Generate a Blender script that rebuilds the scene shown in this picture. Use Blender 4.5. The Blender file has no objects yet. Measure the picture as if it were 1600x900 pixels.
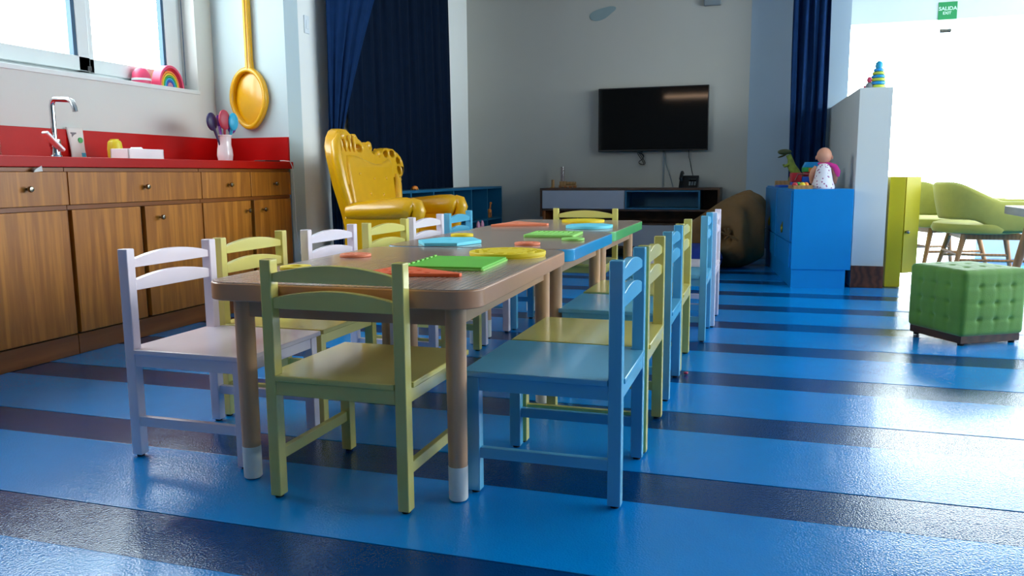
import bpy, bmesh, math, random
from mathutils import Vector, Matrix, noise
PI = math.pi
R = math.radians
S = bpy.context.scene
C = S.collection
random.seed(7)

# ------------------------------------------------------------------ camera
def make_camera():
    yaw, pit, rol = R(17.527), R(8.089), R(-0.4195)
    f = Vector((-math.sin(yaw), math.cos(yaw), 0)); r = Vector((math.cos(yaw), math.sin(yaw), 0)); u = Vector((0, 0, 1))
    f2 = f*math.cos(pit) - u*math.sin(pit); u2 = u*math.cos(pit) + f*math.sin(pit)
    r3 = r*math.cos(rol) + u2*math.sin(rol); u3 = u2*math.cos(rol) - r*math.sin(rol)
    cam = bpy.data.cameras.new('camera'); o = bpy.data.objects.new('camera', cam); C.objects.link(o)
    m = Matrix((r3, u3, -f2)).transposed().to_4x4(); m.translation = Vector((0, 0, 0.82))
    o.matrix_world = m
    cam.sensor_width = 36; cam.lens = 1247.5/1600*36; cam.clip_start = 0.05
    S.camera = o
make_camera()

# ------------------------------------------------------------------ world, light, exposure
def make_world():
    w = bpy.data.worlds.new('overcast_sky'); S.world = w; w.use_nodes = True
    n = w.node_tree.nodes; l = w.node_tree.links
    bg = n['Background']; bg.inputs['Color'].default_value = (0.86, 0.965, 1.0, 1); bg.inputs['Strength'].default_value = 17.0
make_world()
S.view_settings.view_transform = 'Standard'; S.view_settings.look = 'None'
S.view_settings.exposure = -0.32; S.view_settings.gamma = 1.0; S.view_settings.use_curve_mapping = False
S.cycles.sample_clamp_indirect = 8.0
S.cycles.caustics_reflective = False; S.cycles.caustics_refractive = False
S.cycles.max_bounces = 10; S.cycles.diffuse_bounces = 5; S.cycles.transparent_max_bounces = 12

def portal(name, loc, rot, sx, sy):
    d = bpy.data.lights.new(name, 'AREA'); d.shape = 'RECTANGLE'; d.size = sx; d.size_y = sy
    d.cycles.is_portal = True
    o = bpy.data.objects.new(name, d); C.objects.link(o); o.location = loc; o.rotation_euler = rot
portal('window_portal', (-3.80, 3.0, 1.92), (0, R(-90), 0), 1.1, 3.2)
portal('window_portal', (2.6, 8.70, 1.15), (R(-90), 0, 0), 3.9, 2.2)
portal('window_portal', (4.62, 5.35, 1.75), (0, R(90), 0), 1.7, 6.3)

# ------------------------------------------------------------------ materials
def lin(h):
    h = h.lstrip('#'); v = [int(h[i:i+2], 16)/255 for i in (0, 2, 4)]
    return tuple((x/12.92 if x <= .04045 else ((x+.055)/1.055)**2.4) for x in v) + (1,)
def new_mat(name):
    m = bpy.data.materials.new(name); m.use_nodes = True
    nt = m.node_tree; b = nt.nodes['Principled BSDF']
    return m, nt, b
def nd(nt, typ, **kw):
    x = nt.nodes.new(typ)
    for k, v in kw.items():
        if k in x.inputs: x.inputs[k].default_value = v
        else: setattr(x, k, v)
    return x
def coords(nt, scale=(1, 1, 1), rot=(0, 0, 0)):
    t = nd(nt, 'ShaderNodeTexCoord'); mp = nd(nt, 'ShaderNodeMapping')
    mp.inputs['Scale'].default_value = scale; mp.inputs['Rotation'].default_value = rot
    nt.links.new(t.outputs['Object'], mp.inputs['Vector']); return mp.outputs['Vector']
def mat(name, col, rough=.5, metal=0., var=.05, nscale=6., bump=0., bscale=60., coat=0., spec=.5, sheen=0.):
    m, nt, b = new_mat(name)
    c = lin(col) if isinstance(col, str) else col
    vec = coords(nt)
    nz = nd(nt, 'ShaderNodeTexNoise', Scale=nscale, Detail=3.0); nt.links.new(vec, nz.inputs['Vector'])
    rp = nd(nt, 'ShaderNodeValToRGB')
    rp.color_ramp.elements[0].position = .3; rp.color_ramp.elements[1].position = .7
    rp.color_ramp.elements[0].color = tuple(x*(1-var) for x in c[:3])+(1,)
    rp.color_ramp.elements[1].color = tuple(min(1, x*(1+var)) for x in c[:3])+(1,)
    nt.links.new(nz.outputs['Fac'], rp.inputs['Fac']); nt.links.new(rp.outputs['Color'], b.inputs['Base Color'])
    b.inputs['Roughness'].default_value = rough; b.inputs['Metallic'].default_value = metal
    b.inputs['Coat Weight'].default_value = coat; b.inputs['Coat Roughness'].default_value = .12
    b.inputs['Specular IOR Level'].default_value = spec
    if sheen: b.inputs['Sheen Weight'].default_value = sheen
    if bump:
        n2 = nd(nt, 'ShaderNodeTexNoise', Scale=bscale, Detail=4.0); nt.links.new(vec, n2.inputs['Vector'])
        bp = nd(nt, 'ShaderNodeBump', Strength=bump, Distance=.01); nt.links.new(n2.outputs['Fac'], bp.inputs['Height'])
        nt.links.new(bp.outputs['Normal'], b.inputs['Normal'])
    return m
def wood(name, c1, c2, scale=(14, 14, 1.2), rough=.35, dist=5., coat=.0, bump=.06, wscale=1.2):
    m, nt, b = new_mat(name); vec = coords(nt, scale)
    nz = nd(nt, 'ShaderNodeTexNoise', Scale=1.3, Detail=5.0, Roughness=.6); nt.links.new(vec, nz.inputs['Vector'])
    wv = nd(nt, 'ShaderNodeTexWave', Scale=wscale, Distortion=dist, Detail=3.0); wv.inputs['Detail Scale'].default_value = 1.4
    nt.links.new(vec, wv.inputs['Vector'])
    mx = nd(nt, 'ShaderNodeMath', operation='ADD'); mx2 = nd(nt, 'ShaderNodeMath', operation='MULTIPLY'); mx2.inputs[1].default_value = .67
    wk = nd(nt, 'ShaderNodeMath', operation='MULTIPLY'); wk.inputs[1].default_value = .5; nt.links.new(wv.outputs['Fac'], wk.inputs[0])
    nt.links.new(nz.outputs['Fac'], mx.inputs[0]); nt.links.new(wk.outputs[0], mx.inputs[1]); nt.links.new(mx.outputs[0], mx2.inputs[0])
    rp = nd(nt, 'ShaderNodeValToRGB'); e = rp.color_ramp.elements
    e[0].position = .2; e[0].color = lin(c2); e[1].position = .75; e[1].color = lin(c1)
    nt.links.new(mx2.outputs[0], rp.inputs['Fac']); nt.links.new(rp.outputs['Color'], b.inputs['Base Color'])
    b.inputs['Roughness'].default_value = rough; b.inputs['Coat Weight'].default_value = coat; b.inputs['Coat Roughness'].default_value = .15
    bp = nd(nt, 'ShaderNodeBump', Strength=bump, Distance=.004); nt.links.new(mx2.outputs[0], bp.inputs['Height'])
    nt.links.new(bp.outputs['Normal'], b.inputs['Normal'])
    return m
def vinyl(name, col):
    m, nt, b = new_mat(name); vec = coords(nt); c = lin(col)
    nz = nd(nt, 'ShaderNodeTexNoise', Scale=1.1, Detail=6.0, Roughness=.65); nt.links.new(vec, nz.inputs['Vector'])
    rp = nd(nt, 'ShaderNodeValToRGB'); e = rp.color_ramp.elements
    e[0].position = .3; e[0].color = tuple(x*.88 for x in c[:3])+(1,); e[1].position = .7; e[1].color = tuple(min(1, x*1.1) for x in c[:3])+(1,)
    nt.links.new(nz.outputs['Fac'], rp.inputs['Fac']); nt.links.new(rp.outputs['Color'], b.inputs['Base Color'])
    b.inputs['Specular IOR Level'].default_value = .5; b.inputs['Specular Tint'].default_value = (.55, .82, 1, 1); b.inputs['Coat Weight'].default_value = .14; b.inputs['Coat Roughness'].default_value = .1
    rr = nd(nt, 'ShaderNodeMapRange'); rr.inputs['To Min'].default_value = .10; rr.inputs['To Max'].default_value = .21
    nt.links.new(nz.outputs['Fac'], rr.inputs['Value']); nt.links.new(rr.outputs['Result'], b.inputs['Roughness'])
    vo = nd(nt, 'ShaderNodeTexVoronoi', Scale=210.0); nt.links.new(vec, vo.inputs['Vector'])
    n2 = nd(nt, 'ShaderNodeTexNoise', Scale=5.0, Detail=2.0); nt.links.new(vec, n2.inputs['Vector'])
    b1 = nd(nt, 'ShaderNodeBump', Strength=.25, Distance=.002); nt.links.new(vo.outputs['Distance'], b1.inputs['Height'])
    b2 = nd(nt, 'ShaderNodeBump', Strength=.12, Distance=.012); nt.links.new(n2.outputs['Fac'], b2.inputs['Height'])
    nt.links.new(b1.outputs['Normal'], b2.inputs['Normal']); nt.links.new(b2.outputs['Normal'], b.inputs['Normal'])
    return m
def glassy(name, tint=(1, 1, 1), refl=.06, rough=.0):
    m = bpy.data.materials.new(name); m.use_nodes = True; nt = m.node_tree; nt.nodes.clear()
    o = nd(nt, 'ShaderNodeOutputMaterial'); t = nd(nt, 'ShaderNodeBsdfTransparent'); g = nd(nt, 'ShaderNodeBsdfGlossy')
    t.inputs['Color'].default_value = tuple(tint)+(1,); g.inputs['Roughness'].default_value = rough
    mx = nd(nt, 'ShaderNodeMixShader'); mx.inputs[0].default_value = refl
    nt.links.new(t.outputs[0], mx.inputs[1]); nt.links.new(g.outputs[0], mx.inputs[2]); nt.links.new(mx.outputs[0], o.inputs['Surface'])
    return m
def dotted(name, base, dot, scale=90.):
    m, nt, b = new_mat(name); vec = coords(nt)
    vo = nd(nt, 'ShaderNodeTexVoronoi', Scale=scale); nt.links.new(vec, vo.inputs['Vector'])
    rp = nd(nt, 'ShaderNodeValToRGB'); e = rp.color_ramp.elements; rp.color_ramp.interpolation = 'CONSTANT'
    e[0].position = 0; e[0].color = lin(dot); e[1].position = .28; e[1].color = lin(base)
    nt.links.new(vo.outputs['Distance'], rp.inputs['Fac']); nt.links.new(rp.outputs['Color'], b.inputs['Base Color'])
    b.inputs['Roughness'].default_value = .8
    return m

M = {}
M['white_wall'] = mat('white_wall', '#d0d4d0', .85, var=.02, nscale=2, bump=.03, bscale=150)
M['bright_wall'] = mat('bright_wall', '#f0f2ee', .85, var=.02, nscale=2, bump=.03, bscale=150)
M['pale_wall'] = mat('pale_wall', '#bccdd1', .85, var=.02, nscale=2, bump=.03, bscale=150)
M['slate_wall'] = mat('slate_wall', '#54585c', .85, var=.03, nscale=2)
M['grey_wall'] = mat('grey_wall', '#b6b4ab', .85, var=.03, nscale=1.5, bump=.03, bscale=150)
M['blue_grey_wall'] = mat('blue_grey_wall', '#a9bccb', .85, var=.02, nscale=2)
M['ceiling'] = mat('ceiling_white', '#c4c6c2', .9, var=.01)
M['light_vinyl'] = vinyl('light_blue_vinyl', '#0089d8')
M['dark_vinyl'] = vinyl('dark_blue_vinyl', '#00386e')
M['screed'] = mat('screed', '#2a2f35', .9)
M['paving'] = mat('pale_paving', '#d9d9d2', .9, var=.05)
M['oak'] = wood('oak', '#c67c26', '#945310', (16, 16, 1.1), .4, 7., coat=.05)
M['oak_rail'] = wood('oak_rail', '#a8622a', '#7a4216', (3, 1.2, 14), .35, 3.)
M['oak_dark'] = mat('oak_dark', '#2a1a0c', .7)
M['red'] = mat('red_laminate', '#b40808', .35, var=.04, spec=.2)
M['chrome'] = mat('chrome', '#d9dde0', .12, 1., var=.02)
M['satin_chrome'] = mat('satin_chrome', '#dfe3e6', .45, .6, var=.02)
M['steel'] = mat('brushed_steel', '#8c867a', .22, 1., var=.03)
M['black'] = mat('black_plastic', '#0d0e10', .35, var=.1)
M['rubber'] = mat('black_rubber', '#101010', .8)
M['chair_yellow'] = mat('yellow_lacquer', '#dccf76', .17, var=.03, bump=.02, bscale=40, coat=.2)
M['chair_pink'] = mat('lilac_lacquer', '#f0e3ec', .17, var=.03, bump=.02, bscale=40, coat=.2)
M['chair_blue'] = mat('sky_lacquer', '#68badc', .17, var=.03, bump=.02, bscale=40, coat=.2)
M['table_wood'] = wood('table_beech', '#dcae88', '#c4946c', (10, 10, 1.0), .42, 3.)
M['table_rail'] = wood('table_rail', '#cda07c', '#b88a64', (1.0, 10, 10), .42, 3.)
M['laminate'] = wood('table_laminate', '#b59a88', '#9a8070', (16, 1.5, 16), .22, 4., coat=.25, bump=.04)
M['band_tan'] = mat('band_tan', '#d09468', .3, var=.03, coat=.3)
M['band_blue'] = mat('band_blue', '#009cd8', .3, var=.05, coat=.3)
M['band_green'] = mat('band_green', '#5cb768', .3, var=.05, coat=.3)
M['sleeve'] = mat('white_sleeve', '#efede4', .45)
M['puz_yellow'] = mat('puzzle_yellow', '#f2d416', .5, var=.03)
M['puz_green'] = mat('puzzle_green', '#6cc83c', .5, var=.03)
M['puz_pale_green'] = mat('puzzle_pale_green', '#98dc68', .5, var=.03)
M['puz_orange'] = mat('puzzle_orange', '#fa6a34', .5, var=.03)
M['puz_salmon'] = mat('puzzle_salmon', '#f58a62', .5, var=.03)
M['puz_cyan'] = mat('puzzle_cyan', '#6fdcf4', .5, var=.03)
M['throne'] = mat('yellow_vinyl', '#dfa604', .28, var=.05, nscale=9, coat=.3)
M['navy'] = mat('navy_curtain', '#07162a', .95, var=.12, nscale=14, bump=.1, bscale=200, spec=.1)
M['navy_light'] = mat('blue_curtain', '#102b52', .95, var=.12, nscale=14, bump=.1, bscale=200, spec=.1)
M['navy_deep'] = mat('deep_blue_fabric', '#0a2a80', .85, var=.1)
M['teal'] = mat('teal_paint', '#0f6084', .45, var=.05)
M['teal_dark'] = mat('teal_back', '#0d4d68', .6, var=.05)
M['walnut'] = wood('walnut', '#5a3c2a', '#3a2519', (1.5, 10, 10), .45, 4.)
M['orange_wood'] = wood('orange_wood', '#a8622c', '#82481c', (10, 10, 2), .45, 3.)
M['drawer_grey'] = mat('drawer_grey', '#a3a8b4', .5, var=.03)
M['screen'] = mat('screen', '#0b0b0a', .05, var=.02, spec=.5)
M['brown_fabric'] = mat('brown_fabric', '#75552c', .75, var=.12, nscale=7, bump=.15, bscale=90)
M['cab_blue'] = mat('blue_laminate', '#0084cc', .38, var=.03)
M['cab_yellow'] = mat('yellow_laminate', '#bcae18', .38, var=.03)
M['brass'] = mat('brass', '#a99a3c', .3, 1.)
M['dark_board'] = wood('dark_board', '#7a4226', '#3a2014', (5, 5, 5), .35, 8., coat=.2)
M['green_fabric'] = mat('green_fabric', '#578626', .75, var=.1, nscale=12, bump=.15, bscale=300, sheen=.3)
M['tub_fabric'] = mat('tub_fabric', '#adab50', .85, var=.05, nscale=20, bump=.1, bscale=300, sheen=.2)
M['dark_wood'] = wood('dark_wood', '#4a2c1c', '#2c1a10', (4, 4, 12), .4, 3.)
M['beech'] = wood('beech', '#c08a58', '#a06c40', (10, 10, 1.5), .45, 3.)
M['grey_top'] = wood('grey_top', '#a09a92', '#857f78', (10, 2, 10), .5, 3.)
M['white_plastic'] = mat('white_plastic', '#e6eef2', .4, var=.02)
M['white_frame'] = mat('white_frame', '#d5dcdc', .35, var=.02)
M['gasket'] = mat('gasket', '#1f4a68', .5)
M['ceramic'] = mat('ceramic', '#e6dde0', .2, coat=.4, var=.02)
M['skin'] = mat('doll_skin', '#dc9a7c', .5, var=.03)
M['dress'] = dotted('dotted_dress', '#e8e6ee', '#a86a90', 48.)
M['pink'] = mat('pink_cloth', '#d02a8c', .7)
M['rose'] = mat('rose_plastic', '#d8426a', .45)
M['plush'] = mat('pink_plush', '#b98296', .95, bump=.4, bscale=150)
M['toy_red'] = mat('toy_red', '#b82430', .4)
M['toy_blue'] = mat('toy_blue', '#1c54b8', .4)
M['toy_sky'] = mat('toy_sky', '#1d9ae0', .4)
M['toy_green'] = mat('toy_green', '#2fa24c', .4)
M['toy_lime'] = mat('toy_lime', '#c8d848', .5)
M['toy_orange'] = mat('toy_orange', '#e8842c', .4)
M['toy_yellow'] = mat('toy_yellow', '#d8c22c', .4)
M['toy_purple'] = mat('toy_purple', '#6a2a86', .45)
M['toy_navy'] = mat('toy_navy', '#2a2250', .45)
M['toy_crimson'] = mat('toy_crimson', '#b03a4e', .45)
M['toy_cyan'] = mat('toy_cyan', '#24a8d0', .45)
M['dino'] = mat('dino_green', '#7a8c2c', .6, var=.3, nscale=25)
M['dino_dark'] = mat('dino_dark', '#3c4420', .6, var=.2, nscale=25)
M['lightwood'] = wood('light_wood', '#b48a58', '#96703f', (8, 8, 8), .5, 3.)
M['glass'] = glassy('window_glass')
M['clear_plastic'] = glassy('clear_plastic', (.95, .9, .92), .22, .08)
M['exit_green'] = mat('exit_green', '#1f8a4c', .5)
M['exit_white'] = mat('exit_white', '#cfe8d6', .5)
M['paper'] = mat('printed_paper', '#dcd8d4', .6, var=.03)
M['ink'] = mat('ink_grey', '#7c7a80', .7)
M['decal'] = mat('decal_blue', '#869a9c', .7)
M['conduit'] = mat('conduit_grey', '#7f888c', .6)

# ------------------------------------------------------------------ mesh building
class MB:
    def __init__(s): s.bm = bmesh.new()
    def _take(s, t, mtx=None):
        if mtx is not None: bmesh.ops.transform(t, matrix=mtx, verts=t.verts)
        me = bpy.data.meshes.new('t'); t.to_mesh(me); t.free(); s.bm.from_mesh(me); bpy.data.meshes.remove(me); return s
    def box(s, x0, x1, y0, y1, z0, z1, bev=0., seg=2, mtx=None):
        t = bmesh.new(); bmesh.ops.create_cube(t, size=1)
        for v in t.verts: v.co = Vector(((x0+x1)/2+v.co.x*(x1-x0), (y0+y1)/2+v.co.y*(y1-y0), (z0+z1)/2+v.co.z*(z1-z0)))
        if bev: bmesh.ops.bevel(t, geom=list(t.edges), offset=bev, segments=seg, profile=.5, affect='EDGES')
        return s._take(t, mtx)
    def cyl(s, p0, p1, r0, r1=None, seg=20, caps=True):
        p0 = Vector(p0); p1 = Vector(p1); r1 = r0 if r1 is None else r1
        t = bmesh.new(); d = p1-p0
        bmesh.ops.create_cone(t, cap_ends=caps, segments=seg, radius1=r0, radius2=r1, depth=d.length)
        q = d.to_track_quat('Z', 'Y').to_matrix().to_4x4(); q.translation = (p0+p1)/2
        return s._take(t, q)
    def sph(s, c, r, sc=(1, 1, 1), seg=20, rot=None):
        t = bmesh.new(); bmesh.ops.create_uvsphere(t, u_segments=seg, v_segments=max(8, seg*2//3), radius=r)
        m = Matrix.Translation(Vector(c)) @ (rot.to_4x4() if rot else Matrix()) @ Matrix.Diagonal((*sc, 1))
        return s._take(t, m)
    def lathe(s, prof, c=(0, 0, 0), seg=24, close=True):
        t = bmesh.new(); rows = []
        for r, z in prof:
            rows.append([t.verts.new((c[0]+r*math.cos(2*PI*i/seg), c[1]+r*math.sin(2*PI*i/seg), c[2]+z)) for i in range(seg)])
        for a, b in zip(rows, rows[1:]):
            for i in range(seg): t.faces.new((a[i], a[(i+1) % seg], b[(i+1) % seg], b[i]))
        if close:
            if prof[0][0] > 1e-5: t.faces.new(list(reversed(rows[0])))
            if prof[-1][0] > 1e-5: t.faces.new(rows[-1])
        bmesh.ops.remove_doubles(t, verts=t.verts, dist=1e-6)
        return s._take(t)
    def tube(s, pts, r, seg=10, caps=True):
        pts = [Vector(p) for p in pts]; t = bmesh.new(); rows = []; n = len(pts)
        rad = r if isinstance(r, (list, tuple)) else [r]*n
        d0 = (pts[1]-pts[0]).normalized(); up = Vector((0, 0, 1)) if abs(d0.z) < .9 else Vector((1, 0, 0)); side = d0.cross(up).normalized()
        for i, p in enumerate(pts):
            d = (pts[min(i+1, n-1)]-pts[max(i-1, 0)]).normalized()
            side = (side - d*side.dot(d)).normalized(); v2 = d.cross(side)
            rows.append([t.verts.new(p + (side*math.cos(2*PI*k/seg)+v2*math.sin(2*PI*k/seg))*rad[i]) for k in range(seg)])
        for a, b in zip(rows, rows[1:]):
            for i in range(seg): t.faces.new((a[i], a[(i+1) % seg], b[(i+1) % seg], b[i]))
        if caps: t.faces.new(list(reversed(rows[0]))); t.faces.new(rows[-1])
        bmesh.ops.recalc_face_normals(t, faces=t.faces)
        return s._take(t)
    def poly(s, pts, z0, z1, bev=0., mtx=None):
        t = bmesh.new(); a = [t.verts.new((x, y, z0)) for x, y in pts]; f = t.faces.new(a)
        e = bmesh.ops.extrude_face_region(t, geom=[f]); vs = [g for g in e['geom'] if isinstance(g, bmesh.types.BMVert)]
        for v in vs: v.co.z = z1
        bmesh.ops.recalc_face_normals(t, faces=t.faces)
        if bev:
            ed = [x for x in t.edges if abs(x.verts[0].co.z-x.verts[1].co.z) < 1e-6]
            bmesh.ops.bevel(t, geom=ed, offset=bev, segments=2, profile=.5, affect='EDGES')
        return s._take(t, mtx)
    def grid(s, fn, nu, nv):
        t = bmesh.new(); g = [[t.verts.new(fn(i/nu, j/nv)) for j in range(nv+1)] for i in range(nu+1)]
        for i in range(nu):
            for j in range(nv): t.faces.new((g[i][j], g[i+1][j], g[i+1][j+1], g[i][j+1]))
        return s._take(t)
    def plate(s, loops, thick, bev=0., mtx=None):     # flat shape with holes, rounded edges
        cu = bpy.data.curves.new('c', 'CURVE'); cu.dimensions = '2D'; cu.fill_mode = 'BOTH'
        cu.extrude = max(0.0001, thick/2-bev); cu.bevel_depth = bev; cu.bevel_resolution = 2; cu.offset = -bev
        for lp in loops:
            sp = cu.splines.new('POLY'); sp.points.add(len(lp)-1); sp.use_cyclic_u = True
            for p, q in zip(sp.points, lp): p.co = (q[0], q[1], 0, 1)
        return s.from_curve(cu, mtx)
    def from_curve(s, cu, mtx=None):
        ob = bpy.data.objects.new('c', cu); C.objects.link(ob)
        dg = bpy.context.evaluated_depsgraph_get(); me = bpy.data.meshes.new_from_object(ob.evaluated_get(dg))
        bpy.data.objects.remove(ob); bpy.data.curves.remove(cu)
        if mtx is not None: me.transform(mtx)
        me.materials.clear()
        s.bm.from_mesh(me); bpy.data.meshes.remove(me); return s
    def text(s, body, size, mtx, depth=.001):
        cu = bpy.data.curves.new('c', 'FONT'); cu.body = body; cu.size = size; cu.align_x = 'CENTER'; cu.align_y = 'CENTER'; cu.extrude = depth
        cu.resolution_u = 3; cu.offset = size*.018
        return s.from_curve(cu, mtx)
    def build(s, name, m, parent=None, smooth=.9, solid=0., sub=0):
        bmesh.ops.remove_doubles(s.bm, verts=s.bm.verts, dist=1e-6)
        bmesh.ops.recalc_face_normals(s.bm, faces=s.bm.faces)
        me = bpy.data.meshes.new(name); s.bm.to_mesh(me); s.bm.free()
        me.materials.append(M[m] if isinstance(m, str) else m)
        if smooth:
            me.polygons.foreach_set('use_smooth', [True]*len(me.polygons)); me.set_sharp_from_angle(angle=smooth)
        o = bpy.data.objects.new(name, me); C.objects.link(o)
        if parent: o.parent = parent
        if 0 < smooth < 2:
            md = o.modifiers.new('normals', 'WEIGHTED_NORMAL'); md.weight = 100; md.keep_sharp = True
        if solid:
            md = o.modifiers.new('thickness', 'SOLIDIFY'); md.thickness = solid; md.offset = 0
        if sub:
            md = o.modifiers.new('smooth', 'SUBSURF'); md.levels = sub; md.render_levels = sub
        return o
def thing(name, label, cat, loc=(0, 0, 0), rz=0., group=None):
    o = bpy.data.objects.new(name, None); C.objects.link(o); o.location = loc; o.rotation_euler = (0, 0, rz); o.empty_display_size = .1
    return tag(o, label, cat, group)
def tag(o, label, cat, group=None):
    o['label'] = label; o['category'] = cat
    if group: o['group'] = group
    return o
def struct(o): o['kind'] = 'structure'; return o
def dup(root, loc, rz, label, group=None):
    r = root.copy(); C.objects.link(r); r.location = loc; r.rotation_euler = (0, 0, rz); tag(r, label, root['category'], group or root.get('group'))
    for ch in list(root.children):
        c = ch.copy(); C.objects.link(c); c.parent = r
        for g in list(ch.children):
            d = g.copy(); C.objects.link(d); d.parent = c
    return r
def rrect(x0, x1, y0, y1, r, n=6):
    out = []
    for cx, cy, a in ((x1-r, y0+r, -90), (x1-r, y1-r, 0), (x0+r, y1-r, 90), (x0+r, y0+r, 180)):
        for k in range(n+1):
            t = R(a+90*k/n); out.append((cx+r*math.cos(t), cy+r*math.sin(t)))
    return out
def circ(cx, cy, r, n=28, ry=None):
    return [(cx+r*math.cos(2*PI*k/n), cy+(ry or r)*math.sin(2*PI*k/n)) for k in range(n)]
# frames that stand a flat shape (u, v) up: against a wall facing -Y, or facing +X
def face_my(x, y, z): return Matrix(((1, 0, 0, x), (0, 0, -1, y), (0, 1, 0, z), (0, 0, 0, 1)))
def face_px(x, y, z): return Matrix(((0, 0, 1, x), (1, 0, 0, y), (0, 1, 0, z), (0, 0, 0, 1)))

# ------------------------------------------------------------------ the room
CEIL = 2.75
fl = struct(MB().box(-3.7, 4.6, -2.1, 8.75, -.12, -.008).build('floor', 'screed'))
y = 1.317-.604*6; k = 0
strips = []
while y < 8.7:
    for mt, a, b in (('dark_vinyl', y, y+.207), ('light_vinyl', y+.207, y+.604)):
        a2, b2 = max(a, -2.05), min(b, 8.70)
        if b2-a2 > .02:
            h = 0.0 if mt == 'light_vinyl' else -.0012
            MB().box(-3.68, 4.58, a2+.0008, b2-.0008, -.0085, h, .0015, 2).build('vinyl_strip', mt, fl)
    y += .604
struct(MB().box(-3.85, 4.75, -2.2, 8.9, CEIL, CEIL+.12).build('ceiling', 'ceiling'))
XW = -3.616
w = MB()                                   # kitchen wall with the window opening
w.box(XW-.18, XW, -2.1, 4.75, 0, 1.385).box(XW-.18, XW, -2.1, 4.75, 2.46, CEIL)
w.box(XW-.18, XW, -2.1, 1.45, 1.385, 2.46).box(XW-.18, XW, 4.565, 4.75, 1.385, 2.46)
struct(w.build('wall_left', 'white_wall', smooth=0))
struct(MB().box(-3.80, -3.05, 4.732, 4.90, 0, CEIL).build('wall_alcove', 'pale_wall', smooth=0))
struct(MB().box(-3.25, -3.05, 4.90, 8.33, 0, CEIL).build('wall_side', 'bright_wall', smooth=0))
struct(MB().box(-3.25, -.17, 8.15, 8.33, 0, CEIL).build('wall_back', 'grey_wall', smooth=0))
struct(MB().poly([(-.18, 8.15), (.47, 7.97), (.68, 7.97), (.68, 8.75), (-.18, 8.75)], 0, CEIL).build('wall_pier', 'blue_grey_wall', smooth=0))
struct(MB().box(-3.8, 4.75, -2.2, -2.1, 0, CEIL).build('wall_rear', 'slate_wall', smooth=0))
w = MB(); w.box(4.58, 4.75, -2.1, 2.2, 0, CEIL).box(4.58, 4.75, 8.5, 8.75, 0, CEIL).box(4.58, 4.75, 2.2, 8.5, 2.6, CEIL).box(4.58, 4.75, 2.2, 8.5, 0, .9)
struct(w.build('wall_right', 'white_wall', smooth=0))
struct(MB().box(.68, 4.75, 8.50, 8.75, 2.21, CEIL).build('trim_1', 'white_wall', smooth=0))      # lintel over the glazing
struct(MB().box(1.93, 4.6, 8.55, 8.72, 0, .36).build('wall_parapet', 'white_wall', smooth=0))
struct(MB().box(-14, 16, 8.9, 26, -.3, -.06).build('trim_2', 'paving', smooth=0))               # terrace outside
# glazing
win2 = struct(MB().box(1.93, 4.58, 8.63, 8.64, .36, 2.21).build('window_2', 'glass', smooth=0))
win3 = struct(MB().box(4.66, 4.67, 2.2, 8.5, .9, 2.6).build('window_3', 'glass', smooth=0))
for yy in (2.22, 4.3, 6.4, 8.48): MB().box(4.63, 4.70, yy-.03, yy+.03, .9, 2.6, .004).build('window_frame', 'white_frame', win3)
door = struct(MB().box(.69, 1.91, 8.63, 8.64, .01, 2.20).build('door_1', 'glass', smooth=0))
MB().box(1.50, 1.60, 8.56, 8.63, 2.10, 2.135, .006).cyl((1.585, 8.56, 2.118), (1.585, 8.552, 2.118), .012).build('door_closer', 'steel', door)
# left window: sliding aluminium sashes, dark gaskets
win1 = struct(MB().box(-3.775, -3.735, 1.45, 4.565, 1.385, 1.435, .003).box(-3.775, -3.735, 1.45, 4.565, 2.41, 2.46, .003)
              .box(-3.775, -3.735, 4.50, 4.565, 1.385, 2.46, .003).box(-3.775, -3.735, 1.45, 1.51, 1.385, 2.46, .003).build('window_1', 'white_frame'))
MB().box(-3.765, -3.715, 3.66, 4.52, 1.415, 1.495, .004).box(-3.765, -3.715, 3.66, 3.80, 1.415, 2.42, .004).box(-3.765, -3.715, 4.40, 4.52, 1.415, 2.42, .004)\
    .box(-3.765, -3.715, 3.66, 4.52, 2.36, 2.42, .004).build('window_sash', 'white_frame', win1)
MB().box(-3.735, -3.685, 1.5, 3.74, 1.415, 1.495, .004).box(-3.735, -3.685, 3.66, 3.74, 1.415, 2.42, .004).box(-3.735, -3.685, 1.5, 1.58, 1.415, 2.42, .004)\
    .box(-3.735, -3.685, 1.5, 3.74, 2.36, 2.42, .004).build('window_sash', 'white_frame', win1)
MB().box(-3.712, -3.708, 1.58, 3.66, 1.495, 2.36).build('window_pane', 'glass', win1, 0)
MB().box(-3.742, -3.738, 3.80, 4.40, 1.495, 2.36).build('window_pane', 'glass', win1, 0)
MB().box(-3.722, -3.690, 3.635, 3.662, 1.495, 2.36).build('gasket', 'gasket', win1, 0)
MB().box(-3.752, -3.720, 4.378, 4.402, 1.495, 2.36).build('gasket', 'gasket', win1, 0)
MB().box(-3.700, -3.680, 3.715, 3.745, 1.418, 1.445, .003).build('sash_stop', 'black', win1)
MB().tube([(-3.70, 4.545, 2.46), (-3.695, 4.54, 1.9), (-3.69, 4.535, 1.42)], .0025, 6).build('window_cord', 'gasket', win1)
struct(MB().box(XW-.12, XW+.006, 1.43, 4.575, 1.36, 1.386, .003).build('trim_3', 'white_frame'))    # sill
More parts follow.
